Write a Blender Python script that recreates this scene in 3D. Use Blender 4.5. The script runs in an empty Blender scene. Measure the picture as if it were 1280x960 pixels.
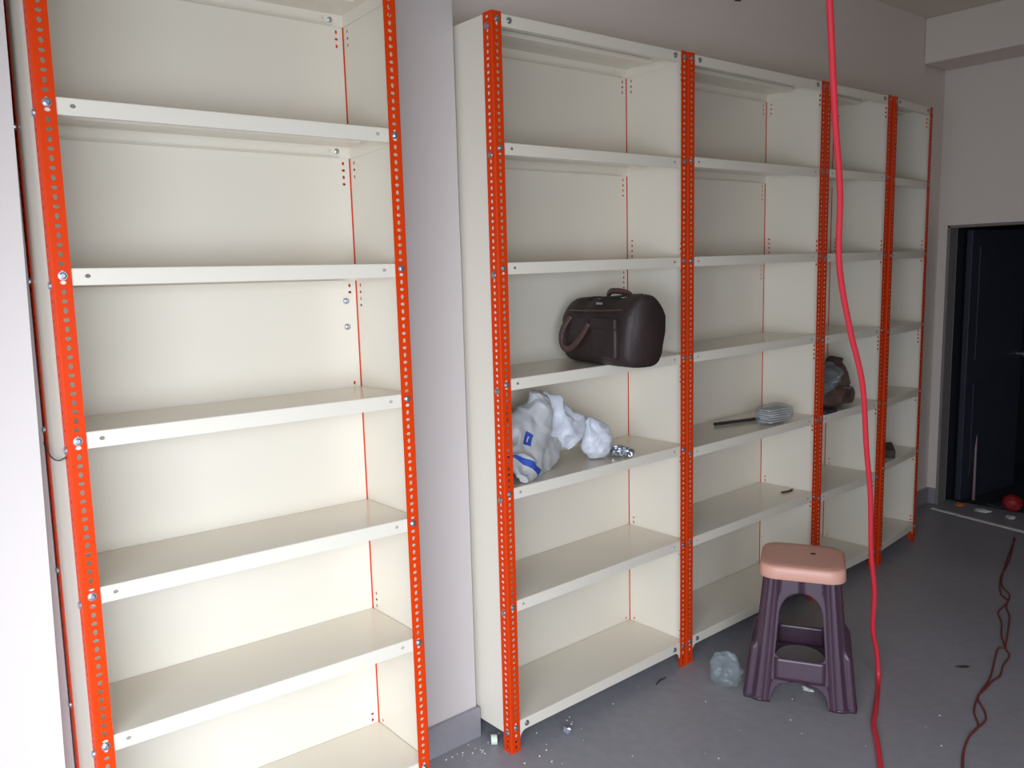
import bpy, bmesh, math, random
from mathutils import Vector, Matrix, noise
random.seed(11)
sc = bpy.context.scene
COL = sc.collection
PI = math.pi

# ------------------------------------------------------------------ camera
CX, CY, CZ = -1.6529, -1.8984, 1.5683
YAW, PITCH, ROLL = math.radians(38.1253), math.radians(8.001), math.radians(-2.0264)
fw = Vector((math.sin(YAW) * math.cos(PITCH), math.cos(YAW) * math.cos(PITCH), -math.sin(PITCH)))
rt = Vector((math.cos(YAW), -math.sin(YAW), 0.0))
up = rt.cross(fw)
c_, s_ = math.cos(ROLL), math.sin(ROLL)
r2, u2 = rt * c_ + up * s_, up * c_ - rt * s_
cam_d = bpy.data.cameras.new('camera')
cam = bpy.data.objects.new('camera', cam_d)
COL.objects.link(cam)
cam.matrix_world = Matrix(((r2.x, u2.x, -fw.x, CX), (r2.y, u2.y, -fw.y, CY), (r2.z, u2.z, -fw.z, CZ), (0, 0, 0, 1)))
cam_d.sensor_width = 36.0
cam_d.lens = 1040.979 / 1280 * 36
cam_d.shift_x = 65.61 / 1280
cam_d.shift_y = 2.88 / 1280
cam_d.clip_start = 0.02
sc.camera = cam

# ------------------------------------------------------------------ world, light, exposure
w = bpy.data.worlds.new('daylight')
sc.world = w
w.use_nodes = True
bg = w.node_tree.nodes['Background']
bg.inputs[0].default_value = (0.72, 0.84, 1.0, 1)
bg.inputs[1].default_value = 1.0


def area(name, loc, target, sx, sy, energy, col, spread=180):
    d = bpy.data.lights.new(name, 'AREA')
    d.shape = 'RECTANGLE'
    d.spread = math.radians(spread)
    d.size, d.size_y, d.energy, d.color = sx, sy, energy, col
    o = bpy.data.objects.new(name, d)
    COL.objects.link(o)
    o.location = loc
    o.rotation_euler = (Vector(target) - Vector(loc)).to_track_quat('-Z', 'Y').to_euler()
    return o


# daylight through the open shop front beside and behind the photographer
area('shopfront_daylight', (-2.68, -1.95, 1.22), (-0.60, 0.0, -1.05), 1.5, 1.5, 50, (0.83, 0.925, 1.07), 140)
area('front_door_daylight', (-1.70, -2.80, 1.22), (-0.25, 0.0, -1.25), 1.2, 1.5, 36, (0.83, 0.925, 1.07), 140)
vs = sc.view_settings
vs.view_transform, vs.look, vs.gamma, vs.use_curve_mapping = 'Standard', 'None', 1.0, False
vs.exposure = 0.19
sc.cycles.use_denoising = True


# ------------------------------------------------------------------ materials
def lin(c):
    return tuple(((v / 255) / 12.92 if v / 255 <= 0.04045 else ((v / 255 + 0.055) / 1.055) ** 2.4) for v in c)


def mat(name, rgb, rough=0.5, metal=0.0, var=0.05, scale=12.0, bump=0.0, bscale=60.0, spec=0.5):
    m = bpy.data.materials.new(name)
    m.use_nodes = True
    nt = m.node_tree
    b = nt.nodes['Principled BSDF']
    base = lin(rgb)
    tc = nt.nodes.new('ShaderNodeTexCoord')
    nz = nt.nodes.new('ShaderNodeTexNoise')
    nz.inputs['Scale'].default_value = scale
    nz.inputs['Detail'].default_value = 5
    nt.links.new(tc.outputs['Object'], nz.inputs['Vector'])
    mix = nt.nodes.new('ShaderNodeMix')
    mix.data_type = 'RGBA'
    mix.inputs[6].default_value = tuple(max(0, v * (1 - var)) for v in base) + (1,)
    mix.inputs[7].default_value = tuple(min(1, v * (1 + var)) for v in base) + (1,)
    nt.links.new(nz.outputs['Fac'], mix.inputs[0])
    nt.links.new(mix.outputs[2], b.inputs['Base Color'])
    b.inputs['Roughness'].default_value = rough
    b.inputs['Metallic'].default_value = metal
    b.inputs['Specular IOR Level'].default_value = spec
    if bump:
        n2 = nt.nodes.new('ShaderNodeTexNoise')
        n2.inputs['Scale'].default_value = bscale
        n2.inputs['Detail'].default_value = 6
        nt.links.new(tc.outputs['Object'], n2.inputs['Vector'])
        bp = nt.nodes.new('ShaderNodeBump')
        bp.inputs['Strength'].default_value = bump
        bp.inputs['Distance'].default_value = 0.004
        nt.links.new(n2.outputs['Fac'], bp.inputs['Height'])
        nt.links.new(bp.outputs['Normal'], b.inputs['Normal'])
    return m


IVORY = mat('ivory_powder_coat', (228, 219, 202), 0.2, var=0.015, scale=2.0, bump=0.01, bscale=7)
ORANGE = mat('orange_powder_coat', (216, 60, 10), 0.45, var=0.05, scale=30, bump=0.03, bscale=200, spec=0.12)
ZINC = mat('zinc_plated_steel', (176, 180, 186), 0.34, 0.9, var=0.12, scale=150)
WALLM = mat('white_wall_paint', (226, 214, 203), 0.85, var=0.025, scale=3, bump=0.12, bscale=40)
PIERM = mat('pale_wall_paint', (204, 195, 190), 0.8, var=0.02, scale=4, bump=0.10, bscale=35)
CEILM = mat('ceiling_paint', (224, 213, 198), 0.9, var=0.03, scale=2, bump=0.1, bscale=30)
TILE = mat('grey_skirting_tile', (146, 142, 146), 0.35, var=0.08, scale=25, bump=0.03)
DARK = mat('dark_room_shade', (44, 46, 54), 0.8, var=0.2, scale=5, bump=0.1)  # darkness of the unlit room put into the base colour; dark cloth shares it
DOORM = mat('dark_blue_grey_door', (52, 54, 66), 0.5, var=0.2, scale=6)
CEMENT = mat('pale_cement', (196, 190, 186), 0.9, var=0.15, scale=40, bump=0.6, bscale=60)
JAMB = mat('worn_jamb', (132, 124, 120), 0.9, var=0.15, scale=30, bump=0.3)
PLUM = mat('dark_plum_plastic', (74, 52, 66), 0.3, var=0.06, scale=15)
PEACH = mat('peach_plastic', (222, 166, 146), 0.42, var=0.05, scale=12, bump=0.05, bscale=150)
LEATHER = mat('dark_brown_leather', (46, 33, 31), 0.55, var=0.2, scale=25, bump=0.35, bscale=120)
STRAP = mat('brown_strap', (84, 58, 54), 0.45, var=0.12, scale=40, bump=0.3, bscale=150)
CABLE = mat('red_pink_cable', (222, 52, 66), 0.4, var=0.06)
CORDM = mat('dark_red_cord', (120, 48, 48), 0.5, var=0.1)
WHITEBAG = mat('white_woven_plastic', (200, 202, 208), 0.4, var=0.05, scale=30, bump=0.25, bscale=45)
GREYBAG = mat('grey_woven_plastic', (176, 175, 172), 0.42, var=0.06, scale=30, bump=0.25, bscale=45)
BROWNFILM = mat('brown_wrapped_bundle', (82, 62, 56), 0.22, var=0.35, scale=22, bump=0.6, bscale=25)
BLACK = mat('blackened_metal', (48, 44, 46), 0.5, var=0.1)
DARKBOX = mat('dark_cardboard', (62, 50, 48), 0.7, var=0.1)
CRUMB = mat('plaster_crumb', (206, 200, 196), 0.9, var=0.1)
FOIL = mat('crumpled_foil', (176, 176, 190), 0.25, 0.6, var=0.2, scale=80)
WOOD = mat('dark_wood_scrap', (72, 56, 50), 0.7, var=0.2, scale=40)
REDP = mat('red_plastic', (150, 34, 36), 0.4)
ORNP = mat('orange_paper', (196, 110, 50), 0.7)
PALEGREEN = mat('pale_green_plastic', (206, 220, 196), 0.4, var=0.08, scale=60)
RUBBER = mat('black_rubber', (30, 34, 32), 0.6)
PALEROD = mat('pale_rod', (150, 130, 130), 0.5)


def film(name, rgb, alpha):
    m = mat(name, rgb, 0.2, var=0.1, scale=30, bump=0.4, bscale=40)
    b = m.node_tree.nodes['Principled BSDF']
    b.inputs['Alpha'].default_value = alpha
    return m


FILM = film('clear_film', (150, 162, 164), 0.32)

# floor: smooth grey cement screed with faint trowel marks and dust
FLOORM = bpy.data.materials.new('grey_cement_floor')
FLOORM.use_nodes = True
nt = FLOORM.node_tree
b = nt.nodes['Principled BSDF']
tc = nt.nodes.new('ShaderNodeTexCoord')
n1 = nt.nodes.new('ShaderNodeTexNoise'); n1.inputs['Scale'].default_value = 1.6; n1.inputs['Detail'].default_value = 6
n2 = nt.nodes.new('ShaderNodeTexNoise'); n2.inputs['Scale'].default_value = 26; n2.inputs['Detail'].default_value = 8
nt.links.new(tc.outputs['Object'], n1.inputs['Vector']); nt.links.new(tc.outputs['Object'], n2.inputs['Vector'])
mx = nt.nodes.new('ShaderNodeMix'); mx.data_type = 'RGBA'
mx.inputs[6].default_value = lin((140, 138, 144)) + (1,)
mx.inputs[7].default_value = lin((166, 164, 168)) + (1,)
nt.links.new(n1.outputs['Fac'], mx.inputs[0])
mx2 = nt.nodes.new('ShaderNodeMix'); mx2.data_type = 'RGBA'; mx2.blend_type = 'MULTIPLY'
mx2.inputs[0].default_value = 0.25
nt.links.new(mx.outputs[2], mx2.inputs[6]); nt.links.new(n2.outputs['Fac'], mx2.inputs[7])
nt.links.new(mx2.outputs[2], b.inputs['Base Color'])
b.inputs['Roughness'].default_value = 0.45
bp = nt.nodes.new('ShaderNodeBump'); bp.inputs['Strength'].default_value = 0.08; bp.inputs['Distance'].default_value = 0.003
nt.links.new(n2.outputs['Fac'], bp.inputs['Height']); nt.links.new(bp.outputs['Normal'], b.inputs['Normal'])

# sack: pale woven plastic with a printed blue band and a blue square emblem (UV: u round, v along)
SACKM = mat('printed_sack', (178, 177, 176), 0.38, var=0.06, scale=30, bump=0.25, bscale=45)
nt = SACKM.node_tree
b = nt.nodes['Principled BSDF']
src = b.inputs['Base Color'].links[0].from_socket
uvn = nt.nodes.new('ShaderNodeUVMap')
sep = nt.nodes.new('ShaderNodeSeparateXYZ')
nt.links.new(uvn.outputs['UV'], sep.inputs[0])


def band(nt, sock, lo, hi):
    a = nt.nodes.new('ShaderNodeMath'); a.operation = 'GREATER_THAN'; a.inputs[1].default_value = lo
    c = nt.nodes.new('ShaderNodeMath'); c.operation = 'LESS_THAN'; c.inputs[1].default_value = hi
    d = nt.nodes.new('ShaderNodeMath'); d.operation = 'MULTIPLY'
    nt.links.new(sock, a.inputs[0]); nt.links.new(sock, c.inputs[0])
    nt.links.new(a.outputs[0], d.inputs[0]); nt.links.new(c.outputs[0], d.inputs[1])
    return d.outputs[0]


def op(nt, kind, x, y):
    a = nt.nodes.new('ShaderNodeMath'); a.operation = kind
    nt.links.new(x, a.inputs[0]); nt.links.new(y, a.inputs[1])
    return a.outputs[0]


stripe = band(nt, sep.outputs[1], 0.17, 0.235)
emb = op(nt, 'MULTIPLY', band(nt, sep.outputs[1], 0.41, 0.52), band(nt, sep.outputs[0], 0.70, 0.78))
emb_in = op(nt, 'MULTIPLY', band(nt, sep.outputs[1], 0.44, 0.49), band(nt, sep.outputs[0], 0.735, 0.748))
emb = op(nt, 'SUBTRACT', emb, emb_in)
blue = op(nt, 'MAXIMUM', stripe, emb)
mm = nt.nodes.new('ShaderNodeMix'); mm.data_type = 'RGBA'
mm.inputs[7].default_value = lin((44, 70, 152)) + (1,)
nt.links.new(blue, mm.inputs[0]); nt.links.new(src, mm.inputs[6])
nt.links.new(mm.outputs[2], b.inputs['Base Color'])


# ------------------------------------------------------------------ mesh helpers
def link(name, me, m, parent=None, loc=(0, 0, 0), rot=(0, 0, 0), smooth=False):
    if isinstance(me, bmesh.types.BMesh):
        bm = me
        bmesh.ops.recalc_face_normals(bm, faces=bm.faces)
        me = bpy.data.meshes.new(name)
        bm.to_mesh(me)
        bm.free()
        if smooth:
            me.polygons.foreach_set('use_smooth', [True] * len(me.polygons))
    if m is not None and not me.materials:
        me.materials.append(m)
    o = bpy.data.objects.new(name, me)
    COL.objects.link(o)
    o.location = loc
    o.rotation_euler = rot
    if parent:
        o.parent = parent
    return o


def thing(name, label, cat, loc=(0, 0, 0), rot=(0, 0, 0), group=None):
    o = bpy.data.objects.new(name, None)
    COL.objects.link(o)
    o.location, o.rotation_euler = loc, rot
    o['label'], o['category'] = label, cat
    if group:
        o['group'] = group
    return o


def tag(o, label, cat, group=None):
    o['label'], o['category'] = label, cat
    if group:
        o['group'] = group
    return o


def struct(name, bm, m, parent=None):
    o = link(name, bm, m, parent)
    if not parent:
        o['kind'] = 'structure'
    return o


def box(bm, x0, x1, y0, y1, z0, z1, bev=0.0, seg=2):
    vs_ = [bm.verts.new((x, y, z)) for x in (x0, x1) for y in (y0, y1) for z in (z0, z1)]
    fs = [(0, 1, 3, 2), (4, 6, 7, 5), (0, 4, 5, 1), (2, 3, 7, 6), (0, 2, 6, 4), (1, 5, 7, 3)]
    faces = [bm.faces.new([vs_[i] for i in f]) for f in fs]
    if bev:
        ed = {e for f in faces for e in f.edges}
        bmesh.ops.bevel(bm, geom=list(ed), offset=bev, segments=seg, affect='EDGES', profile=0.5)
    return bm


def prism(bm, pts, d):
    """extrude polygon pts (3D) along vector d"""
    a = [bm.verts.new(p) for p in pts]
    c = [bm.verts.new(Vector(p) + Vector(d)) for p in pts]
    n = len(pts)
    bm.faces.new(a); bm.faces.new(c[::-1])
    for i in range(n):
        bm.faces.new((a[i], a[(i + 1) % n], c[(i + 1) % n], c[i]))


def plate(bm, O, U, V, N, u0, u1, v0, v1, cols, t):
    """flat sheet of thickness t with real oval slots. cols = [(uc, half, [(vc, ru, rv), ...]), ...]"""
    O, U, V, N = Vector(O), Vector(U), Vector(V), Vector(N)

    def P(u, v, k):
        return bm.verts.new(O + U * u + V * v - N * (t * k))

    def quad(a0, a1, b0, b1):
        for k in (0, 1):
            bm.faces.new((P(a0, b0, k), P(a1, b0, k), P(a1, b1, k), P(a0, b1, k)))

    cur = u0
    for uc, hw, slots in sorted(cols, key=lambda c: c[0]):
        a, b_ = uc - hw, uc + hw
        if a > cur + 1e-6:
            quad(cur, a, v0, v1)
        cur = b_
        vv = v0
        for vc, ru, rv in sorted(slots):
            lo, hi = vc - rv - 0.0018, vc + rv + 0.0018
            if lo > vv + 1e-6:
                quad(a, b_, vv, lo)
            vv = hi
            inner = [(uc + ru * math.cos(PI / 8 + i * PI / 4) * 1.05, vc + rv * math.sin(PI / 8 + i * PI / 4) * 1.05) for i in range(8)]
            outer = [(b_, vc + rv * 0.4), (uc + ru * 0.4, hi), (uc - ru * 0.4, hi), (a, vc + rv * 0.4), (a, vc - rv * 0.4), (uc - ru * 0.4, lo), (uc + ru * 0.4, lo), (b_, vc - rv * 0.4)]
            cor = {0: (b_, hi), 2: (a, hi), 4: (a, lo), 6: (b_, lo)}
            rings = []
            for k in (0, 1):
                I = [P(x, y, k) for x, y in inner]
                Q = [P(x, y, k) for x, y in outer]
                for i in range(8):
                    j = (i + 1) % 8
                    if i in cor:
                        bm.faces.new((I[i], Q[i], P(cor[i][0], cor[i][1], k), Q[j], I[j]))
                    else:
                        bm.faces.new((I[i], Q[i], Q[j], I[j]))
                rings.append(I)
            for i in range(8):
                j = (i + 1) % 8
                bm.faces.new((rings[0][i], rings[0][j], rings[1][j], rings[1][i]))
        if v1 > vv + 1e-6:
            quad(a, b_, vv, v1)
    if u1 > cur + 1e-6:
        quad(cur, u1, v0, v1)
    for (a0, b0, a1, b1) in ((u0, v0, u1, v0), (u1, v0, u1, v1), (u1, v1, u0, v1), (u0, v1, u0, v0)):
        bm.faces.new((P(a0, b0, 0), P(a1, b1, 0), P(a1, b1, 1), P(a0, b0, 1)))


def clean(bm):
    bmesh.ops.remove_doubles(bm, verts=bm.verts, dist=1e-5)
    return bm


def tube(pts, r, n=8):
    """round tube along points; r number or list"""
    bm = bmesh.new()
    P = [Vector(p) for p in pts]
    R = r if isinstance(r, (list, tuple)) else [r] * len(P)
    rings = []
    nrm = None
    for i, p in enumerate(P):
        t = (P[min(i + 1, len(P) - 1)] - P[max(i - 1, 0)]).normalized()
        if nrm is None:
            nrm = t.orthogonal().normalized()
        nrm = (nrm - t * nrm.dot(t)).normalized()
        bn = t.cross(nrm)
        rings.append([bm.verts.new(p + (nrm * math.cos(2 * PI * k / n) + bn * math.sin(2 * PI * k / n)) * R[i]) for k in range(n)])
    for a, c in zip(rings, rings[1:]):
        for k in range(n):
            bm.faces.new((a[k], a[(k + 1) % n], c[(k + 1) % n], c[k]))
    bm.faces.new(rings[0][::-1]); bm.faces.new(rings[-1])
    return bm


def spline(pts, sub=6):
    P = [Vector(p) for p in pts]
    out = []
    for i in range(len(P) - 1):
        p0, p1, p2, p3 = P[max(i - 1, 0)], P[i], P[i + 1], P[min(i + 2, len(P) - 1)]
        for k in range(sub):
            t = k / sub
            out.append(0.5 * ((2 * p1) + (p2 - p0) * t + (2 * p0 - 5 * p1 + 4 * p2 - p3) * t * t + (3 * p1 - p0 - 3 * p2 + p3) * t ** 3))
    out.append(P[-1])
    return out


def crumple(p, amp, freq, seed):
    """sharp creased offset for crumpled film"""
    q = p * freq + Vector((seed, seed * 1.7, seed * 0.6))
    d = noise.voronoi(q)[0]
    a = (d[1] - d[0]) - 0.35
    b2 = noise.noise(q * 0.6) * 0.8
    r = 1 - 2.2 * abs(noise.noise(q * 0.5 + Vector((3.1, 0, 7.7))))
    r2_ = 1 - 2.2 * abs(noise.noise(q * 1.1 + Vector((9.1, 2, 1.7))))
    return amp * (0.5 * a + 0.6 * b2 + 0.9 * r + 0.45 * r2_ - 0.5)


def loft(path, size, side, n=28, sub=6, amp=0.01, freq=18, seed=0.0, power=1.0, zmin=None):
    """closed sack-like body. path = centres, size = [(half width, half thickness)], side = width direction"""
    bm = bmesh.new()
    uvl = bm.loops.layers.uv.new('UVMap')
    C = spline(path, sub)
    S = [Vector(v) for v in spline([(a, b2, 0) for a, b2 in size], sub)]
    side = Vector(side).normalized()
    rings = []
    for i, c in enumerate(C):
        t = (C[min(i + 1, len(C) - 1)] - C[max(i - 1, 0)]).normalized()
        u = (side - t * side.dot(t)).normalized()
        v = t.cross(u)
        ring = []
        for k in range(n):
            a = 2 * PI * k / n
            ca, sa = math.cos(a), math.sin(a)
            ca = math.copysign(abs(ca) ** power, ca); sa = math.copysign(abs(sa) ** power, sa)
            d = u * ca * S[i].x + v * sa * S[i].y
            p = c + d
            if d.length > 1e-6:
                p = p + d.normalized() * crumple(p, amp, freq, seed)
            if zmin is not None and p.z < zmin:
                p.z = zmin + 0.0003 * random.random()
            ring.append(bm.verts.new(p))
        rings.append(ring)
    L = len(rings) - 1
    for i, (a, c) in enumerate(zip(rings, rings[1:])):
        for k in range(n):
            f = bm.faces.new((a[k], a[(k + 1) % n], c[(k + 1) % n], c[k]))
            for lp, (uu, vv) in zip(f.loops, ((k / n, i / L), ((k + 1) / n, i / L), ((k + 1) / n, (i + 1) / L), (k / n, (i + 1) / L))):
                lp[uvl].uv = (uu, vv)
    bm.faces.new(rings[0][::-1]); bm.faces.new(rings[-1])
    return bm


def cyl(bm, c, axis, r, h, n=12, r2=None):
    axis = Vector(axis).normalized()
    u = axis.orthogonal().normalized(); v = axis.cross(u)
    c = Vector(c); r2 = r if r2 is None else r2
    a = [bm.verts.new(c + (u * math.cos(2 * PI * k / n) + v * math.sin(2 * PI * k / n)) * r) for k in range(n)]
    b2 = [bm.verts.new(c + axis * h + (u * math.cos(2 * PI * k / n) + v * math.sin(2 * PI * k / n)) * r2) for k in range(n)]
    bm.faces.new(a[::-1]); bm.faces.new(b2)
    for k in range(n):
        bm.faces.new((a[k], a[(k + 1) % n], b2[(k + 1) % n], b2[k]))


# ------------------------------------------------------------------ the room
X0, X1, Y0, YB, H = -2.75, 3.82, -2.85, 0.305, 2.873
bm = bmesh.new(); box(bm, X0 - 0.15, X1 + 1.75, Y0 - 0.15, YB + 0.15, -0.12, 0.0); struct('floor', bm, FLOORM)
bm = bmesh.new(); box(bm, X0 - 0.15, X1 + 1.75, Y0 - 0.15, YB + 0.15, H, H + 0.12); struct('ceiling', bm, CEILM)
bm = bmesh.new()
box(bm, X0 - 0.15, 3.52, YB, YB + 0.15, 0, H)
box(bm, 3.52, X1 + 1.75, YB + 0.012, YB + 0.15, 0, H)
struct('wall_back', bm, WALLM)
# left wall with the open shop front
bm = bmesh.new()
box(bm, X0 - 0.15, X0, Y0, -2.75, 0, H); box(bm, X0 - 0.15, X0, -1.15, YB, 0, H); box(bm, X0 - 0.15, X0, -2.75, -1.15, 2.05, H)
struct('wall_left', bm, CEILM)
bm = bmesh.new()
box(bm, X0, -2.68, Y0 - 0.15, Y0, 0, H); box(bm, -1.08, X1, Y0 - 0.15, Y0, 0, H); box(bm, -2.68, -1.08, Y0 - 0.15, Y0, 2.05, H)
struct('wall_front', bm, CEILM)
# right wall with the dark doorway
DY0, DY1, DZ = -0.95, 0.262, 1.725
bm = bmesh.new()
box(bm, X1, X1 + 0.14, Y0, DY0, 0, H); box(bm, X1, X1 + 0.14, DY1, YB + 0.012, 0, H); box(bm, X1, X1 + 0.14, DY0, DY1, DZ, H)
struct('wall_right', bm, WALLM)
# beam along the right wall
bm = bmesh.new(); box(bm, 3.50, X1, Y0, YB, 2.625, H, 0.008); struct('trim_1', bm, WALLM)
# narrow pier between the first rack and the row, edges slightly uneven plaster
bm = bmesh.new()
prof = [0.004 * noise.noise(Vector((0, 0, i * 0.37))) for i in range(24)]
zs = [H * i / 23 for i in range(24)]
fr = [bm.verts.new((-0.010 + min(0.004, prof[i]), 0.166, zs[i])) for i in range(24)]
br = [bm.verts.new((-0.010 + min(0.004, prof[i]), YB, zs[i])) for i in range(24)]
fl = [bm.verts.new((-0.345, 0.166, z)) for z in zs]
bl = [bm.verts.new((-0.345, YB, z)) for z in zs]
for i in range(23):
    for A, B in ((fl, fr), (fr, br), (br, bl), (bl, fl)):
        bm.faces.new((A[i], B[i], B[i + 1], A[i + 1]))
bm.faces.new((fl[0], fr[0], br[0], bl[0])); bm.faces.new((fl[-1], fr[-1], br[-1], bl[-1]))
struct('trim_2', bm, PIERM)
bm = bmesh.new(); box(bm, -0.352, 0.0 - 0.004, 0.150, 0.166, 0, 0.105, 0.002); struct('baseboard_center', bm, TILE)
# left pier beside the first rack: its right edge leans a little
bm = bmesh.new()
prism(bm, [(X0, 0.165, 0), (-1.286, 0.165, 0), (-1.238, 0.165, 2.0), (-1.222, 0.165, H), (X0, 0.165, H)], (0, YB - 0.165, 0))
prism(bm, [(-1.300, 0.236, 0), (-1.246, 0.236, 0), (-1.225, 0.236, 2.0), (-1.215, 0.236, H), (-1.300, 0.236, H)], (0, YB - 0.236, 0))
struct('trim_3', bm, PIERM)
# skirting
bm = bmesh.new(); box(bm, 3.06, 3.52, YB - 0.012, YB, 0, 0.10, 0.002); box(bm, 3.52, X1, YB, YB + 0.012, 0, 0.10, 0.002); struct('baseboard_back', bm, TILE)
bm = bmesh.new(); box(bm, X1 - 0.012, X1, DY1 + 0.004, YB, 0, 0.10, 0.002); struct('baseboard_right', bm, TILE)
# doorway: thin jamb strips, dark room behind, dark door leaf standing open
bm = bmesh.new()
box(bm, X1 - 0.006, X1 + 0.10, DY1 - 0.014, DY1 + 0.002, 0, DZ, 0.002); box(bm, X1 - 0.006, X1 + 0.10, DY0, DY1, DZ - 0.016, DZ, 0.002)
struct('trim_4', bm, JAMB)
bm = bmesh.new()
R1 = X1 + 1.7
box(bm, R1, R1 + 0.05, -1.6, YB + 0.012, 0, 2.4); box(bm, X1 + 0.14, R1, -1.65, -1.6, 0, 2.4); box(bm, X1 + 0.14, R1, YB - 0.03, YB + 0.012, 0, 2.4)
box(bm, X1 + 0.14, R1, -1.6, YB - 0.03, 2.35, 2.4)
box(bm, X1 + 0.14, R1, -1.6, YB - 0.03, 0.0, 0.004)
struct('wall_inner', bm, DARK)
door = bpy.data.objects.new('door_1', None); COL.objects.link(door); door['kind'] = 'structure'
door.location = (X1 + 0.15, DY1 - 0.05, 0); door.rotation_euler = (0, 0, math.radians(-9))
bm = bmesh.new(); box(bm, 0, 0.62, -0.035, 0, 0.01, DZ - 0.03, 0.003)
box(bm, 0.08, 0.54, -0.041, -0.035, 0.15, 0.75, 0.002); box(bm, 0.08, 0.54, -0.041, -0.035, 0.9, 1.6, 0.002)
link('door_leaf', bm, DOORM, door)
bm = bmesh.new(); cyl(bm, (0.57, -0.035, 0.9), (0, -1, 0), 0.012, 0.04); cyl(bm, (0.57, -0.075, 0.9), (0, -1, 0), 0.022, 0.02)
link('door_knob', bm, ZINC, door)
# rough pale cement threshold in front of the doorway
bm = bmesh.new()
N = 26
ring = []
for i in range(N + 1):
    t = i / N
    cxp = 3.70 + (3.56 - 3.70) * t + 0.006 * noise.noise(Vector((i * 0.6, 0, 0)))
    cyp = 0.235 - 0.62 * t
    wd = 0.017 + 0.006 * noise.noise(Vector((i * 0.9, 3, 0)))
    ring.append([bm.verts.new((cxp - wd, cyp, 0.0005)), bm.verts.new((cxp - wd * 0.6, cyp, 0.007)), bm.verts.new((cxp + wd * 0.6, cyp, 0.008)), bm.verts.new((cxp + wd, cyp, 0.0005))])
for a, c in zip(ring, ring[1:]):
    for k in range(3):
        bm.faces.new((a[k], a[k + 1], c[k + 1], c[k]))
struct('trim_5', bm, CEMENT)

# ------------------------------------------------------------------ slotted angle racks
HP, FLG, TH, PITCH_ = 2.3025, 0.038, 0.0016, 0.0194
D = 0.283


def post_mesh():
    bm = bmesh.new()
    R = 0.004
    sl = []
    k = 0
    z = 0.018
    while z < HP - 0.014:
        sl.append((z, 0.0062, 0.0042) if k % 2 else (z, 0.0044, 0.0062))
        z += PITCH_; k += 1
    plate(bm, (0, 0, 0), (1, 0, 0), (0, 0, 1), (0, -1, 0), R, FLG, 0, HP, [(0.0205, 0.0085, sl)], TH)
    plate(bm, (0, 0, 0), (0, 1, 0), (0, 0, 1), (-1, 0, 0), R, FLG, 0, HP, [(0.0205, 0.0085, sl)], TH)
    for r0 in (R, R - TH):
        arc = [(R - r0 * math.cos(a), R - r0 * math.sin(a)) for a in [PI / 2 * i / 4 for i in range(5)]]
        lo = [bm.verts.new((x, y, 0)) for x, y in arc]; hi = [bm.verts.new((x, y, HP)) for x, y in arc]
        for i in range(4):
            bm.faces.new((lo[i], lo[i + 1], hi[i + 1], hi[i]))
    me = bpy.data.meshes.new('post')
    clean(bm)
    bm.to_mesh(me); bm.free()
    me.materials.append(ORANGE)
    return me


def bolt_mesh():
    bm = bmesh.new()                       # head points to -Y, sits on y = 0
    cyl(bm, (0, 0, 0), (0, -1, 0), 0.0095, 0.0012, 14)
    cyl(bm, (0, -0.0012, 0), (0, -1, 0), 0.0076, 0.0032, 10)
    cyl(bm, (0, -0.0044, 0), (0, -1, 0), 0.0076, 0.0016, 10, 0.0045)
    me = bpy.data.meshes.new('bolt')
    bmesh.ops.recalc_face_normals(bm, faces=bm.faces)
    bm.to_mesh(me); bm.free()
    me.materials.append(ZINC)
    return me


POST, BOLT = post_mesh(), bolt_mesh()
SH = 0.036


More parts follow.
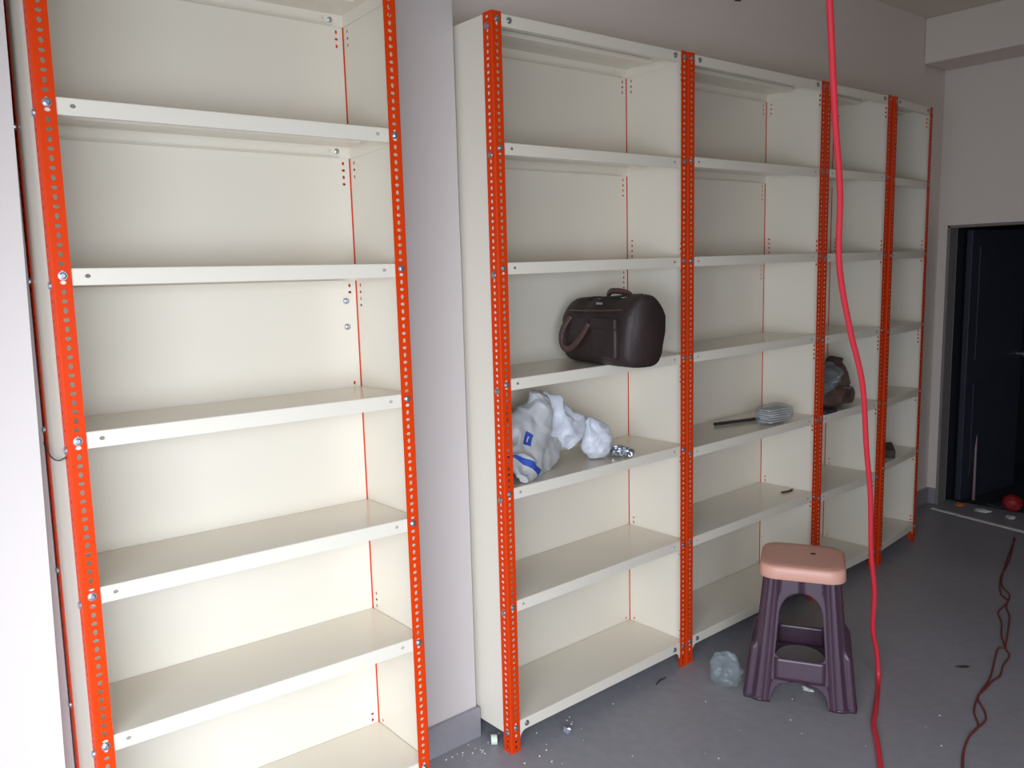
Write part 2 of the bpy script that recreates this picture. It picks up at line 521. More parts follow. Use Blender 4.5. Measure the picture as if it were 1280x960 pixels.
def shelf_mesh(W, gusset):
    bm = bmesh.new()
    x0, x1, y0, y1 = 0.0042, W - 0.0042, 0.0030, D - 0.0052
    t, r = 0.0012, 0.003
    hole = lambda xc: (xc, 0.009, [(0.019, 0.0058, 0.0044)])
    # front lip (v upward from lip bottom), back lip, side lips
    L = x1 - x0
    plate(bm, (x0, y0, -SH), (1, 0, 0), (0, 0, 1), (0, -1, 0), 0, L, 0, SH - r, [hole(0.066), hole(L - 0.066)], t)
    plate(bm, (x0, y1, -SH), (1, 0, 0), (0, 0, 1), (0, 1, 0), 0, L, 0, SH - r, [hole(0.066), hole(L - 0.066)], t)
    DD = y1 - y0
    plate(bm, (x0, y0, -SH), (0, 1, 0), (0, 0, 1), (-1, 0, 0), 0, DD, 0, SH - r, [], t)
    plate(bm, (x1, y0, -SH), (0, 1, 0), (0, 0, 1), (1, 0, 0), 0, DD, 0, SH - r, [], t)
    # deck with rolled edge
    prev = None
    for i in range(4):
        a = PI / 2 * i / 3
        o_, z_ = r - r * math.cos(a), -r + r * math.sin(a)
        cur = [bm.verts.new(p) for p in ((x0 + o_, y0 + o_, z_), (x1 - o_, y0 + o_, z_), (x1 - o_, y1 - o_, z_), (x0 + o_, y1 - o_, z_))]
        if prev:
            for k in range(4):
                bm.faces.new((prev[k], prev[(k + 1) % 4], cur[(k + 1) % 4], cur[k]))
        prev = cur
    bm.faces.new(prev)
    box(bm, x0 + t, x1 - t, y0 + t, y1 - t, -0.0042, -0.0030)
    # return folds under front and back lips
    box(bm, x0 + 0.04, x1 - 0.04, y0 + t, y0 + 0.014, -SH, -SH + 0.0012)
    box(bm, x0 + 0.04, x1 - 0.04, y1 - 0.014, y1 - t, -SH, -SH + 0.0012)
    # stiffening channel under the deck
    box(bm, x0 + 0.05, x1 - 0.05, 0.115, 0.165, -0.020, -0.0042, 0.003, 1)
    if gusset:
        for xs, sg in ((x0, 1), (x1, -1)):
            prism(bm, [(xs, y0, -SH), (xs + sg * 0.060, y0, -SH), (xs + sg * 0.050, y0, -SH - 0.003), (xs + sg * 0.040, y0, -SH - 0.013), (xs + sg * 0.036, y0, -SH - 0.024), (xs, y0, -SH - 0.024)], (0, t, 0))
    clean(bm)
    bmesh.ops.recalc_face_normals(bm, faces=bm.faces)
    me = bpy.data.meshes.new('shelf')
    bm.to_mesh(me); bm.free()
    me.materials.append(IVORY)
    return me


SHELVES = {}


def shelf_for(W, g):
    k = (round(W, 4), g)
    if k not in SHELVES:
        SHELVES[k] = shelf_mesh(W, g)
    return SHELVES[k]


def slots_near(zs_, below, above):
    out = []
    k = 0
    for z, nb, na in zip(zs_, below, above):
        for i in range(nb):
            k += 1
            out.append((z - SH - 0.014 - i * PITCH_,) + ((0.0052, 0.0036) if i % 2 else (0.0036, 0.0052)))
        for i in range(na):
            out.append((z + 0.012 + i * PITCH_,) + ((0.0052, 0.0036) if i % 2 else (0.0036, 0.0052)))
    return sorted(out)


def rack(label, W, zs_, loc, rot, holes, foot=0.0, lip_bolts=(), extra=(), outer=False):
    root = thing('slotted_angle_rack', label, 'rack', loc, rot, 'slotted angle shelving racks')
    bb, ba, sb, sa, fb, fa = holes
    # posts: front left, front right, rear left, rear right
    for (px, py, ang, front) in ((0, 0, 0, 1), (W, 0, PI / 2, 1), (0, D, -PI / 2, 0), (W, D, PI, 0)):
        p = link('post', POST, None, root, (px, py, foot), (0, 0, ang))
        for i, z in enumerate(zs_):
            if not front:
                if outer and px == 0:               # bolts on the outer side of the rear posts
                    side = (ang == -PI / 2)
                    bo = link('bolt', BOLT, None, p, (0.0205, 0, z - 0.018 - foot) if side else (0, 0.0205, z - 0.018 - foot), (0, 0, 0) if side else (0, 0, -PI / 2))
                continue
            jit = random.uniform(-0.002, 0.002)
            zz = z - 0.016 + jit - foot
            left = (ang == 0)
            link('bolt', BOLT, None, p, (0.0205, 0, zz) if left else (0, 0.0205, zz), (0, random.uniform(0, 1), 0) if left else (0, 0, -PI / 2))
            if left and outer:                      # second bolt on the side flange
                link('bolt', BOLT, None, p, (0, 0.0205, zz - 0.019) if left else (0.0205, 0, zz - 0.019), (0, 0, -PI / 2) if left else (0, 0, 0))
    # panels
    z0, z1 = zs_[-1] - SH - 0.004 + 0.0, HP - 0.004
    bm = bmesh.new()
    sl = slots_near(zs_, bb, ba)
    plate(bm, (0, D - 0.0030, 0), (1, 0, 0), (0, 0, 1), (0, -1, 0), 0.0065, W - 0.0065, z0, z1, [(0.026, 0.008, sl), (W - 0.026, 0.008, sl)], 0.0008)
    link('back_panel', clean(bm), IVORY, root)
    for xs, nx in ((0.0022, -1), (W - 0.0022, 1)):
        bm = bmesh.new()
        s1, s2 = slots_near(zs_, sb, sa), slots_near(zs_, fb, fa)
        plate(bm, (xs, 0, 0), (0, 1, 0), (0, 0, 1), (nx, 0, 0), 0.0024, D - 0.0055, z0, z1, [(0.027, 0.008, s2), (D - 0.026, 0.008, s1)], 0.0008)
        link('side_panel', clean(bm), IVORY, root)
    # shelves
    for i, z in enumerate(zs_):
        g = (i == len(zs_) - 1)
        s = link('shelf', shelf_for(W, g), None, root, (0, 0, z))
        if i in lip_bolts:
            for xb in (0.0702, W - 0.0702):
                link('bolt', BOLT, None, s, (xb, 0.0030, -0.017))
    for (ex, ez) in extra:
        link('bolt', BOLT, None, root, (ex, D - 0.0038, ez))
    return root


S = [2.2997, 1.9357, 1.5833, 1.2281, 0.8817, 0.5115, 0.1005]
W1, W2, W3, W4 = 0.920, 0.9582, 0.6152, 0.5362
hA = ((3, 4, 4, 2, 1, 0, 0), (0, 0, 0, 0, 0, 0, 1), (3, 0, 0, 2, 0, 0, 0), (0, 0, 4, 0, 0, 2, 1), (3, 0, 1, 4, 2, 2, 0), (0, 0, 3, 0, 0, 0, 2))
hB = ((3, 4, 2, 2, 1, 0, 0), (0, 0, 0, 1, 0, 0, 2), (3, 3, 4, 2, 0, 0, 0), (0, 0, 0, 0, 0, 3, 1), (2, 0, 0, 0, 0, 0, 0), (0, 0, 0, 0, 0, 0, 0))
leftrack = rack('white steel rack with orange slotted posts, nearest and leftmost, left of the pier', 0.8664,
     [2.305, 1.9421, 1.5945, 1.2474, 0.9043, 0.5632, 0.195],
     (-1.2575, -0.0585, 0.0056), (-0.02402, 0.0124, math.radians(-2.526)), hB, 0.014, outer=True,
     extra=((0.8664 - 0.040, 1.500), (0.8664 - 0.040, 1.425), (0.8664 - 0.046, 1.925), (0.8664 - 0.046, 2.285)))
bm = tube(spline([(-0.004, 0.262, 1.197), (-0.006, 0.18, 1.178), (-0.006, 0.09, 1.180), (-0.004, 0.012, 1.198)], 6), 0.0018, 6)
link('wire', bm, BLACK, leftrack)
G = 0.0012
rack('white slotted rack right of the pier holding the dark handbag and the printed sack', W1 - G, S, (0, 0, 0), (0, 0, 0), hA, lip_bolts=(0, 6), outer=True)
rack('white slotted rack behind the plastic stool, second from the pier in the long row', W2 - G, [2.2997, 1.943, 1.584, 1.227, 0.862, 0.508, 0.104], (W1, 0, 0), (0, 0, 0), hA, lip_bolts=(0, 6))
rack('narrow white slotted rack with the brown film-wrapped bundle on one shelf', W3 - 0.018, [2.2997, 1.944, 1.580, 1.217, 0.857, 0.490, 0.1005], (W1 + W2, 0, 0), (0, 0, 0), hA, lip_bolts=(0, 6))
rack('last and narrowest white slotted rack of the row, nearest the dark doorway', W4 - 0.008, [2.2997, 1.932, 1.578, 1.206, 0.850, 0.522, 0.1035], (W1 + W2 + W3 + 0.009, 0, 0), (0, 0, math.radians(5.1)), hA, lip_bolts=(0,))

# ------------------------------------------------------------------ plastic stool
st = thing('plastic_stool', 'plastic stool with peach seat and dark plum legs standing before the racks', 'stool', (1.098, -0.372, 0), (0, 0, math.radians(-61.4)))
SHT = 0.455


def half(z):                                   # outer half width of the frame at height z
    return 0.170 - 0.046 * (z / SHT) ** 0.9


def shell_pt(s, q, z, off=0.0):
    """s = side 0..3, q = -1..1 across the side measured as a distance from its middle / half width"""
    h = half(z)
    rc = 0.042
    x = q * h
    y = -h
    lim = h - rc
    if abs(x) > lim:                            # rounded corner: run round a quarter arc to its 45 degree point
        a = (abs(x) - lim) / rc * (PI / 4)
        x = math.copysign(lim + rc * math.sin(a), x)
        y = -lim - rc * math.cos(a)
        n = Vector((math.copysign(math.sin(a), x), -math.cos(a), 0))
    else:
        n = Vector((0, -1, 0))
    if s in (1, 3) and z < 0.21:                # the two side faces flare out near the floor
        k = min(1.0, (0.21 - z) / 0.025)
        e = min(1.0, max(0.0, (0.97 - abs(q)) / 0.05))
        off += 0.016 * k * e * min(1.0, max(0.0, (abs(q) - 0.53) / 0.06))
    p = Vector((x, y, z)) + n * off
    return Matrix.Rotation(s * PI / 2, 3, 'Z') @ p


def inner(z):                                   # half opening of the side at height z (in metres)
    if z >= 0.402: return 0.0
    if z >= 0.165:
        full = 0.083 - 0.018 * (z - 0.165) / 0.24
        if z > 0.325:
            k = (z - 0.325) / 0.077
            return full * math.sqrt(max(0, 1 - k * k))
        if z < 0.185:
            return full - 0.02 * (1 - math.sqrt(max(0, 1 - ((0.185 - z) / 0.02) ** 2)))
        return full
    if z > 0.085: return 0.0
    k = z / 0.085
    return 0.096 * math.sqrt(max(0, 1 - k ** 3.2)) * (0.92 + 0.08 * (1 - k))


def rib(q, qi):
    a = abs(q)
    return 0.0035 * math.exp(-((a - 0.68) / 0.04) ** 2) + 0.004 * math.exp(-((a - 0.88) / 0.045) ** 2)


def strip(bm, s, zs_, qa, qb, cols, ribbed):
    rows = []
    for z in zs_:
        a, c = qa(z), qb(z)
        rows.append([bm.verts.new(shell_pt(s, a + (c - a) * k / cols, z, rib(a + (c - a) * k / cols, min(abs(a), abs(c))) if ribbed else 0)) for k in range(cols + 1)])
    for r0, r1 in zip(rows, rows[1:]):
        for k in range(cols):
            bm.faces.new((r0[k], r0[k + 1], r1[k + 1], r1[k]))


def rng(a, c, n):
    return [a + (c - a) * i / n for i in range(n + 1)]


zl = rng(0.0, 0.084, 8) + rng(0.0851, 0.1649, 4) + rng(0.1651, 0.186, 4) + rng(0.20, 0.32, 6) + rng(0.327, 0.4019, 14) + rng(0.4025, SHT, 4)


def qin(z):
    if z <= 0.085 or 0.165 <= z < 0.402:
        return inner(z) / half(z)
    if z < 0.165:
        return 0.083 / half(z)
    return 0.0


def solid(o, t, sub=0):
    m = o.modifiers.new('thickness', 'SOLIDIFY'); m.thickness = t; m.offset = -1
    return o


for s in range(4):
    bm = bmesh.new()
    QS = 0.60
    strip(bm, s, zl, lambda z: qin(z), lambda z: QS, 5, False)               # right half of side s
    strip(bm, s, zl, lambda z: QS, lambda z: 1.0, 16, True)
    strip(bm, (s + 1) % 4, zl, lambda z: -1.0, lambda z: -QS, 16, True)      # left half of the next side
    strip(bm, (s + 1) % 4, zl, lambda z: -QS, lambda z: -qin(z), 5, False)
    clean(bm)
    solid(link('leg', bm, PLUM, st, smooth=True), 0.004)
for s in range(4):
    bm = bmesh.new()
    strip(bm, s, rng(0.0851, 0.1649, 6), lambda z: -0.083 / half(z), lambda z: 0.083 / half(z), 12, False)
    solid(link('rung', clean(bm), PLUM, st, smooth=True), 0.006)
    bm = bmesh.new()                                                # small rounded foot pads joined under each leg corner
    strip(bm, s, [0.0, 0.012], lambda z: 0.70, lambda z: 1.0, 6, False)
    strip(bm, (s + 1) % 4, [0.0, 0.012], lambda z: -1.0, lambda z: -0.70, 6, False)
    for v in bm.verts:
        v.co.x *= 1.015; v.co.y *= 1.015
    solid(link('foot', clean(bm), PLUM, st, smooth=True), 0.008)


def rounded_square(h, rc, n=7):
    pts = []
    for k, (sx, sy) in enumerate(((1, 1), (-1, 1), (-1, -1), (1, -1))):
        for i in range(n + 1):
            a = k * PI / 2 + PI / 2 * i / n
            pts.append((sx * (h - rc) + rc * math.cos(a), sy * (h - rc) + rc * math.sin(a)))
    return pts


bm = bmesh.new()
prev = None
for (h, z, rc) in ((0.128, 0.449, 0.05), (0.141, 0.449, 0.056), (0.143, 0.452, 0.057), (0.1415, 0.486, 0.057), (0.138, 0.493, 0.056), (0.132, 0.4965, 0.052), (0.10, 0.4975, 0.04), (0.05, 0.4965, 0.02)):
    ring = [bm.verts.new((x, y, z)) for x, y in rounded_square(h, rc)]
    if prev:
        n = len(ring)
        for k in range(n):
            bm.faces.new((prev[k], prev[(k + 1) % n], ring[(k + 1) % n], ring[k]))
    else:
        bm.faces.new(ring[::-1])
    prev = ring
bm.faces.new(prev)
seat = link('seat', bm, PEACH, st, smooth=True)
seat['label'] = 'peach coloured seat'
bm = bmesh.new(); cyl(bm, (0.035, 0.03, 0.4969), (0, 0, 1), 0.009, 0.0012, 10)
link('seat_hole', bm, BLACK, st)

# clear plastic bag lying against the stool
bm = loft([(0.905, -0.195, 0.008), (0.900, -0.190, 0.05), (0.893, -0.185, 0.095), (0.885, -0.178, 0.128)], [(0.050, 0.026), (0.056, 0.028), (0.050, 0.018), (0.030, 0.006)], (0.45, -0.89, 0), n=36, sub=9, amp=0.017, freq=24, seed=4.0, zmin=0.001)
tag(link('plastic_bag', bm, FILM), 'crumpled clear plastic bag lying on the floor against the stool', 'bag')

# ------------------------------------------------------------------ handbag on the fourth shelf
hb = thing('handbag', 'dark brown leather handbag on shelf above the printed sack', 'bag', (0.520, 0.018, 1.2285), (0, 0, math.atan2(-0.98, -0.2)))


def bag_body():
    bm = bmesh.new()
    prev = None
    nx = 20
    for i in range(nx + 1):
        t = -1 + 2 * i / nx
        x = 0.195 * t
        end = (1 - abs(t) ** 10) ** 0.5 if abs(t) < 1 else 0.0
        end = 0.78 + 0.22 * end
        topz = (0.222 + 0.030 * max(0, t) ** 2 + 0.004 * math.cos(t * 9)) * (1 - 0.06 * abs(t) ** 8)
        ring = []
        n = 36
        for k in range(n):
            a = 2 * PI * k / n
            ca, sa = math.cos(a), math.sin(a)
            px = math.copysign(abs(ca) ** 0.55, ca); pz = math.copysign(abs(sa) ** 0.5, sa)
            z = topz / 2 + pz * topz / 2 * (0.93 + 0.07 * end)
            wide = 0.088 * end * (1 - 0.42 * max(0, (z / topz - 0.62) / 0.38) ** 1.3)
            y = px * wide + 0.0
            p = Vector((x, y, z))
            y += 0.006 * noise.noise(p * 14)
            z += 0.004 * noise.noise(p * 11 + Vector((5, 0, 0))) * (z / topz)
            ring.append(bm.verts.new((x * (0.90 + 0.13 * min(1.0, z / 0.15)), y, max(0.0012, z))))
        if prev:
            for k in range(n):
                bm.faces.new((prev[k], prev[(k + 1) % n], ring[(k + 1) % n], ring[k]))
        else:
            bm.faces.new(ring)
        prev = ring
    bm.faces.new(prev[::-1])
    return bm


link('body', bag_body(), LEATHER, hb, smooth=True)


def ribbon(pts, wdir, wd, t):
    bm = bmesh.new()
    P = spline(pts, 6)
    wdir = Vector(wdir)
    rows = []
    for i, p in enumerate(P):
        tg = (P[min(i + 1, len(P) - 1)] - P[max(i - 1, 0)]).normalized()
        side = (tg.cross(Vector(wdir))).normalized()      # flat in the face: width lies across the run
        n = Vector(wdir).normalized()
        rows.append([bm.verts.new(p + side * wd / 2), bm.verts.new(p + side * wd / 2 + n * t), bm.verts.new(p - side * wd / 2 + n * t), bm.verts.new(p - side * wd / 2)])
    for a, c in zip(rows, rows[1:]):
        for k in range(4):
            bm.faces.new((a[k], a[(k + 1) % 4], c[(k + 1) % 4], c[k]))
    bm.faces.new(rows[0]); bm.faces.new(rows[-1][::-1])
    return bm


# front face is local -y
link('handle', ribbon([(-0.125, -0.078, 0.165), (-0.150, -0.094, 0.120), (-0.158, -0.098, 0.080), (-0.135, -0.100, 0.052), (-0.095, -0.100, 0.055), (-0.045, -0.096, 0.092), (-0.005, -0.088, 0.145)], (0, -1, 0), 0.022, 0.005), STRAP, hb, smooth=True)
link('handle', ribbon([(-0.115, 0.070, 0.19), (-0.08, 0.050, 0.236), (-0.02, 0.030, 0.247), (0.03, 0.050, 0.236), (0.06, 0.070, 0.19)], (0, 1, 0), 0.020, 0.005), STRAP, hb, smooth=True)
bm = bmesh.new(); box(bm, 0.015, 0.145, -0.097, -0.074, 0.030, 0.160, 0.009, 3); link('front_pocket', bm, LEATHER, hb, smooth=True)
bm = bmesh.new(); box(bm, 0.012, 0.148, -0.100, -0.082, 0.125, 0.165, 0.006, 3); link('pocket_flap', bm, LEATHER, hb, smooth=True)
link('piping', tube(spline([(-0.185, -0.052, 0.178), (-0.12, -0.074, 0.183), (0, -0.080, 0.186), (0.12, -0.076, 0.190), (0.182, -0.054, 0.192)], 6), 0.0035, 6), STRAP, hb, smooth=True)
link('zip', tube(spline([(-0.18, -0.010, 0.210), (-0.09, -0.008, 0.2255), (0.0, -0.008, 0.2265), (0.09, -0.008, 0.234), (0.175, -0.008, 0.238)], 6), 0.004, 6), BLACK, hb)
bm = bmesh.new(); box(bm, -0.004, 0.028, -0.060, -0.054, 0.205, 0.213, 0.002); link('zip_pull', bm, ZINC, hb)

# ------------------------------------------------------------------ sacks on the fifth shelf
z5 = 0.8825
SIDE = (0.72, -0.30, -0.60)
sk = thing('printed_sack', 'crumpled pale sack with printed blue band and white lining, on shelf below the handbag', 'sack', (0, 0, 0))
bm = loft([(0.085, 0.020, z5 + 0.020), (0.120, 0.055, z5 + 0.045), (0.155, 0.085, z5 + 0.095), (0.205, 0.110, z5 + 0.155), (0.255, 0.120, z5 + 0.215), (0.300, 0.125, z5 + 0.262)],
          [(0.030, 0.018), (0.064, 0.030), (0.080, 0.042), (0.080, 0.046), (0.058, 0.036), (0.010, 0.006)], SIDE, n=64, sub=14, amp=0.020, freq=16, seed=1.3, zmin=z5)
link('body', bm, SACKM, sk)
bm = loft([(0.185, 0.060, z5 + 0.010), (0.245, 0.100, z5 + 0.045), (0.310, 0.120, z5 + 0.085), (0.375, 0.135, z5 + 0.120)],
          [(0.012, 0.006), (0.050, 0.012), (0.060, 0.016), (0.03, 0.010)], (0.55, -0.2, -0.75), n=48, sub=12, amp=0.014, freq=17, seed=7.1, zmin=z5)
link('fold', bm, GREYBAG, sk)
bm = loft([(0.285, 0.125, z5 + 0.262), (0.310, 0.120, z5 + 0.215), (0.345, 0.115, z5 + 0.170), (0.385, 0.110, z5 + 0.130), (0.432, 0.105, z5 + 0.085)],
          [(0.012, 0.006), (0.052, 0.018), (0.072, 0.024), (0.078, 0.026), (0.055, 0.012)], (0.55, -0.15, 0.8), n=56, sub=14, amp=0.018, freq=16, seed=3.3, zmin=z5)
link('lining', bm, WHITEBAG, sk)
bm = loft([(0.482, 0.112, z5 + 0.145), (0.503, 0.106, z5 + 0.112), (0.521, 0.100, z5 + 0.075), (0.527, 0.094, z5 + 0.035), (0.528, 0.092, z5 + 0.006)],
          [(0.012, 0.008), (0.040, 0.026), (0.054, 0.036), (0.054, 0.040), (0.032, 0.024)], (0.8, -0.3, 0.4), n=44, sub=12, amp=0.013, freq=20, seed=6.3, zmin=z5)
tag(link('plastic_bag', bm, WHITEBAG), 'small bulging white plastic bag between the printed sack and loose bolts', 'bag')
bm = bmesh.new()
for i in range(60):
    r = random.random() ** 0.6 * 0.055; a = random.uniform(0, 2 * PI)
    c = Vector((0.610 + 0.62 * r * math.cos(a), 0.062 + r * 0.9 * math.sin(a), z5 + 0.0125 + 0.026 * max(0, 1 - r / 0.055) * random.random()))
    ax = Vector((random.uniform(-1, 1), random.uniform(-1, 1), random.uniform(-0.15, 0.15)))
    cyl(bm, c, ax, 0.0045, 0.018, 6)
    cyl(bm, c, -ax, 0.009, 0.005, 6)
o = tag(link('loose_bolts', bm, ZINC), 'small heap of loose bolts spilled right of the white plastic bag', 'bolts')
o['kind'] = 'stuff'

# ------------------------------------------------------------------ small things on the other shelves
z5b = 0.8625
bm = tube([(1.375, 0.195, z5b + 0.008), (1.50, 0.160, z5b + 0.008), (1.62, 0.128, z5b + 0.008)], 0.0075, 8)
tag(link('metal_rod', bm, BLACK), 'dark metal rod lying on the shelf left of the small clear packet', 'rod')
pk = thing('clear_packet', 'clear plastic packet of pale strips on the shelf above the stool', 'packet', (1.60, 0.055, z5b + 0.001), (0, 0, -0.15))
bm = loft([(-0.10, 0, 0.035), (-0.05, 0, 0.040), (0.0, 0, 0.042), (0.06, 0, 0.040), (0.11, 0, 0.032)], [(0.006, 0.024), (0.05, 0.038), (0.054, 0.040), (0.05, 0.038), (0.012, 0.028)], (0, 1, 0), n=26, sub=6, amp=0.008, freq=24, seed=9.0, zmin=0.0005)
link('wrapper', bm, FILM, pk)
for i in range(6):
    bm = bmesh.new(); box(bm, -0.06, 0.065, -0.030, 0.028, 0.006 + i * 0.010, 0.013 + i * 0.010, 0.002)
    link('strip', bm, CRUMB, pk, (random.uniform(-.006, .006), 0, 0), (0, 0, random.uniform(-.08, .08)))
z5c = 0.8575
bd = thing('wrapped_bundle', 'dark brown bundle in shiny clear film on a shelf behind the hanging cable', 'bundle', (0, 0, 0))
bm = loft([(1.98, 0.10, z5c + 0.045), (2.03, 0.10, z5c + 0.055), (2.12, 0.10, z5c + 0.058), (2.22, 0.10, z5c + 0.055), (2.29, 0.10, z5c + 0.04)],
          [(0.03, 0.02), (0.085, 0.045), (0.095, 0.052), (0.09, 0.050), (0.03, 0.02)], (0, 1, 0), n=40, sub=9, amp=0.012, freq=18, seed=5.5, power=0.75, zmin=z5c + 0.0005)
link('contents', bm, BROWNFILM, bd)
bm = loft([(2.18, 0.11, z5c + 0.07), (2.20, 0.11, z5c + 0.13), (2.225, 0.115, z5c + 0.19), (2.25, 0.12, z5c + 0.225)],
          [(0.07, 0.03), (0.075, 0.036), (0.060, 0.026), (0.03, 0.008)], (0.5, -0.85, 0), n=36, sub=8, amp=0.014, freq=20, seed=2.2)
link('pouch', bm, BROWNFILM, bd)
bm = loft([(1.97, 0.09, z5c + 0.05), (2.00, 0.09, z5c + 0.11), (2.06, 0.095, z5c + 0.15), (2.14, 0.10, z5c + 0.165), (2.20, 0.10, z5c + 0.15)],
          [(0.05, 0.03), (0.085, 0.055), (0.090, 0.050), (0.075, 0.045), (0.02, 0.02)], (0, 1, 0), n=44, sub=9, amp=0.022, freq=17, seed=8.8)
link('film', bm, FILM, bd)
bm = bmesh.new(); box(bm, 1.925, 2.03, -0.006, 0.035, z5c + 0.0004, z5c + 0.018, 0.003)
tag(link('dark_bar', bm, BLACK), 'small dark bar lying at the shelf edge in front of the brown bundle', 'bar')
bm = bmesh.new(); box(bm, -0.105, 0.105, -0.06, 0.06, 0.0005, 0.042, 0.003)
bm2 = tag(link('small_box', bm, DARKBOX, None, (2.76, 0.125, 0.522), (0, 0, 0.5)), 'small dark box on a low shelf of the last rack', 'box')
bm = tube([(1.755, 0.10, 0.5125), (1.80, 0.088, 0.5125), (1.83, 0.092, 0.5125)], 0.0045, 6)
tag(link('twig', bm, WOOD), 'short dark twig lying on the low shelf just above the stool seat', 'twig')

# ------------------------------------------------------------------ hanging cable
def ray(u, v):
    return (fw + r2 * ((u - 574.39) / 1040.979) - u2 * ((v - 482.88) / 1040.979))


def at_depth(u, v, d):
    return Vector((CX, CY, CZ)) + ray(u, v) * d


pts = [(0, 0, 0)]
for u, v in ((1037, 0), (1044, 150), (1050, 240), (1049, 330), (1062, 410), (1078, 480), (1083, 560), (1088, 620), (1089, 690), (1093, 740), (1091, 785), (1096, 815)):
    pts.append(tuple(at_depth(u, v, 2.0 + (3.12 - 2.0) * (v / 850.0) ** 1.1)))
top = Vector(pts[1]); nx_ = Vector(pts[2])
k = (2.868 - top.z) / (top.z - nx_.z)
pts[0] = tuple(top + (top - nx_) * k)


def on_floor(u, v, z):
    r = ray(u, v)
    return Vector((CX, CY, CZ)) + r * ((z - CZ) / r.z)


for u, v in ((1098, 850), (1095, 885), (1092, 905), (1096, 925), (1099, 945), (1103, 985), (1106, 1030)):
    pts.append(tuple(on_floor(u, v, 0.0085)))
tag(link('hanging_cable', tube(spline(pts, 8), 0.0085, 8), CABLE, smooth=True), 'bright red cable hanging in front of the rack row down to the floor', 'cable')

# thin twisted cord lying on the floor at the right
cord = thing('floor_cord', 'thin dark twisted cord lying loose across the floor right of the cable', 'cord')
A1 = [(1268, 672), (1262, 700), (1251, 722), (1251, 742), (1260, 752), (1248, 765), (1252, 778), (1252, 795), (1256, 809), (1247, 812), (1240, 840), (1235, 852), (1226, 865), (1219, 880), (1218, 892), (1222, 903), (1222, 910), (1212, 920), (1206, 934), (1203, 948), (1203, 975)]
A2 = [(1269, 673), (1257, 705), (1252, 730), (1262, 744), (1258, 758), (1262, 772), (1259, 796), (1257, 810), (1262, 820), (1254, 832), (1250, 845), (1241, 851), (1232, 861), (1222, 872), (1231, 890), (1231, 902), (1216, 915), (1207, 931), (1204, 947), (1203.5, 975)]
for A in (A1, A2):
    link('strand', tube(spline([tuple(on_floor(u, v, 0.004)) for u, v in A], 5), 0.0033, 6), CORDM, cord, smooth=True)


# ------------------------------------------------------------------ litter on the floor
def lump(name, label, cat, loc, size, m, seed, amp=0.35, group=None):
    bm = bmesh.new()
    bmesh.ops.create_icosphere(bm, subdivisions=2, radius=1.0)
    for v in bm.verts:
        d = 1 + amp * noise.noise(v.co * 1.7 + Vector((seed, 0, 0)))
        v.co = Vector((v.co.x * size[0] * d, v.co.y * size[1] * d, v.co.z * size[2] * d))
    lo = min(v.co.z for v in bm.verts)
    for v in bm.verts:
        v.co.z -= lo - 0.0008
    return tag(link(name, bm, m, None, loc), label, cat, group)


p = on_floor(709, 917, 0)
lump('foil_scrap', 'crumpled foil scrap on the floor in front of the handbag rack', 'scrap', p, (0.012, 0.016, 0.012), FOIL, 2.0, 0.9)
p = on_floor(1009, 864, 0)
lump('paper_scrap', 'small crumpled white scrap on the floor under the stool', 'scrap', p, (0.012, 0.020, 0.006), CRUMB, 8.0, 0.9)
p = on_floor(826, 852, 0)
bm = tube([(-0.035, 0.0, 0.0035), (0.0, 0.004, 0.004), (0.035, -0.004, 0.003)], [0.002, 0.003, 0.0015], 6)
tag(link('wood_splinter', bm, WOOD, None, p, (0, 0, 0.2)), 'thin dark splinter on the floor near the double orange posts', 'splinter')
p = on_floor(1203, 834, 0)
bm = bmesh.new()
prof2 = [(-0.030, -0.003), (-0.012, -0.008), (0.012, -0.009), (0.028, -0.002), (0.016, 0.008), (-0.010, 0.008)]
prism(bm, [(x, y, 0.0006 + 0.003 * abs(x) / 0.03) for x, y in prof2], (0, 0, 0.0015))
tag(link('dark_flake', bm, WOOD, None, p, (0, 0, -0.75)), 'small dark flake alone on the bare floor between the two cables', 'scrap')
# pale plastic cap beside the foot of the front post
p = on_floor(623, 931, 0)
nutb = thing('bottle_top', 'pale green plastic top lying at the foot of the orange post by the pier', 'bottle top', (p.x - 0.006, p.y + 0.018, 0.0))
bm = bmesh.new(); cyl(bm, (-0.010, 0, 0.017), (0.8, -0.6, 0.0), 0.0165, 0.020, 16)
link('shell', bm, PALEGREEN, nutb)
bm = bmesh.new(); cyl(bm, (0.0062, -0.0122, 0.017), (0.8, -0.6, 0.0), 0.010, 0.004, 14)
link('plug', bm, RUBBER, nutb)
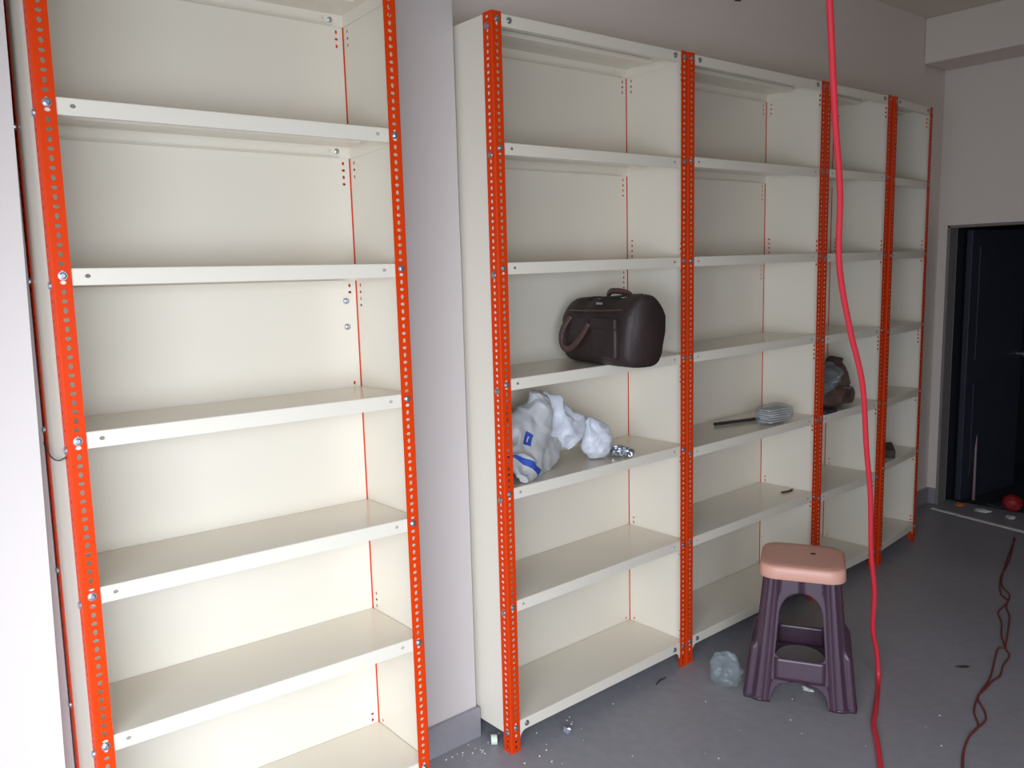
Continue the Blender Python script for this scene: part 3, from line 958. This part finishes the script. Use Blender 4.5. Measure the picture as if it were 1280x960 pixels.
# crumbs of plaster
bm = bmesh.new()
for i in range(90):
    if i < 50:
        u, v = random.gauss(578, 22), random.gauss(932, 13)
    elif i < 70:
        u, v = random.uniform(655, 730), random.uniform(870, 955)
    else:
        u, v = random.uniform(760, 1180), random.uniform(830, 955)
    q = on_floor(u, v, 0)
    if -0.37 < q.x < 0.01 and q.y > 0.14:
        continue
    r = random.uniform(0.0012, 0.0042)
    cyl(bm, q, (random.uniform(-.3, .3), random.uniform(-.3, .3), 1), r, r * 0.9, 5, r * 0.6)
o = tag(link('plaster_crumbs', bm, CRUMB), 'fine pale plaster crumbs scattered over the grey floor', 'crumbs')
o['kind'] = 'stuff'
# rubble in the dark doorway
rb = [((1200, 633), (0.040, 0.022, 0.010), ORNP, 'orange_wrapper', 'flat orange wrapper lying just inside the dark doorway', 'wrapper'),
      ((1265, 640), (0.055, 0.055, 0.052), REDP, 'red_ball', 'round red ball on the floor inside the dark doorway', 'ball'),
      ((1228, 641), (0.030, 0.045, 0.012), CEMENT, 'rubble_piece', 'flat grey rubble piece left of the red ball', 'rubble'),
      ((1246, 634), (0.050, 0.06, 0.014), DARK, 'dark_cloth', 'dark crumpled cloth behind the grey rubble in the doorway', 'cloth'),
      ((1262, 650), (0.030, 0.03, 0.010), CEMENT, 'rubble_piece', 'pale rubble piece in front of the red ball', 'rubble')]
for i, ((u, v), sz, m, nm, lb, ct) in enumerate(rb):
    q = on_floor(u, v, 0)
    q.x = max(q.x, X1 - 0.03)
    q.z = 0.004 if q.x > X1 + 0.14 else 0.0
    lump(nm, lb, ct, q, sz, m, 3.0 * i + 1, 0.1 if nm == 'red_ball' else 0.6)
# pale stick leaning on the open door leaf
bm = tube([(4.02, 0.12, 0.012), (4.10, 0.150, 0.35), (4.12, 0.160, 0.50)], [0.009, 0.007, 0.006], 6)
tag(link('pale_stick', bm, PALEROD, smooth=True), 'thin pale stick leaning inside the dark doorway', 'stick')
# small hook high on the back wall
bm = tube(spline([(1.66, YB, 2.675), (1.655, YB - 0.02, 2.668), (1.645, YB - 0.034, 2.664), (1.640, YB - 0.034, 2.680)], 5), 0.005, 6)
tag(link('wall_hook', bm, BLACK, smooth=True), 'small dark hook high on the wall above the racks', 'hook')
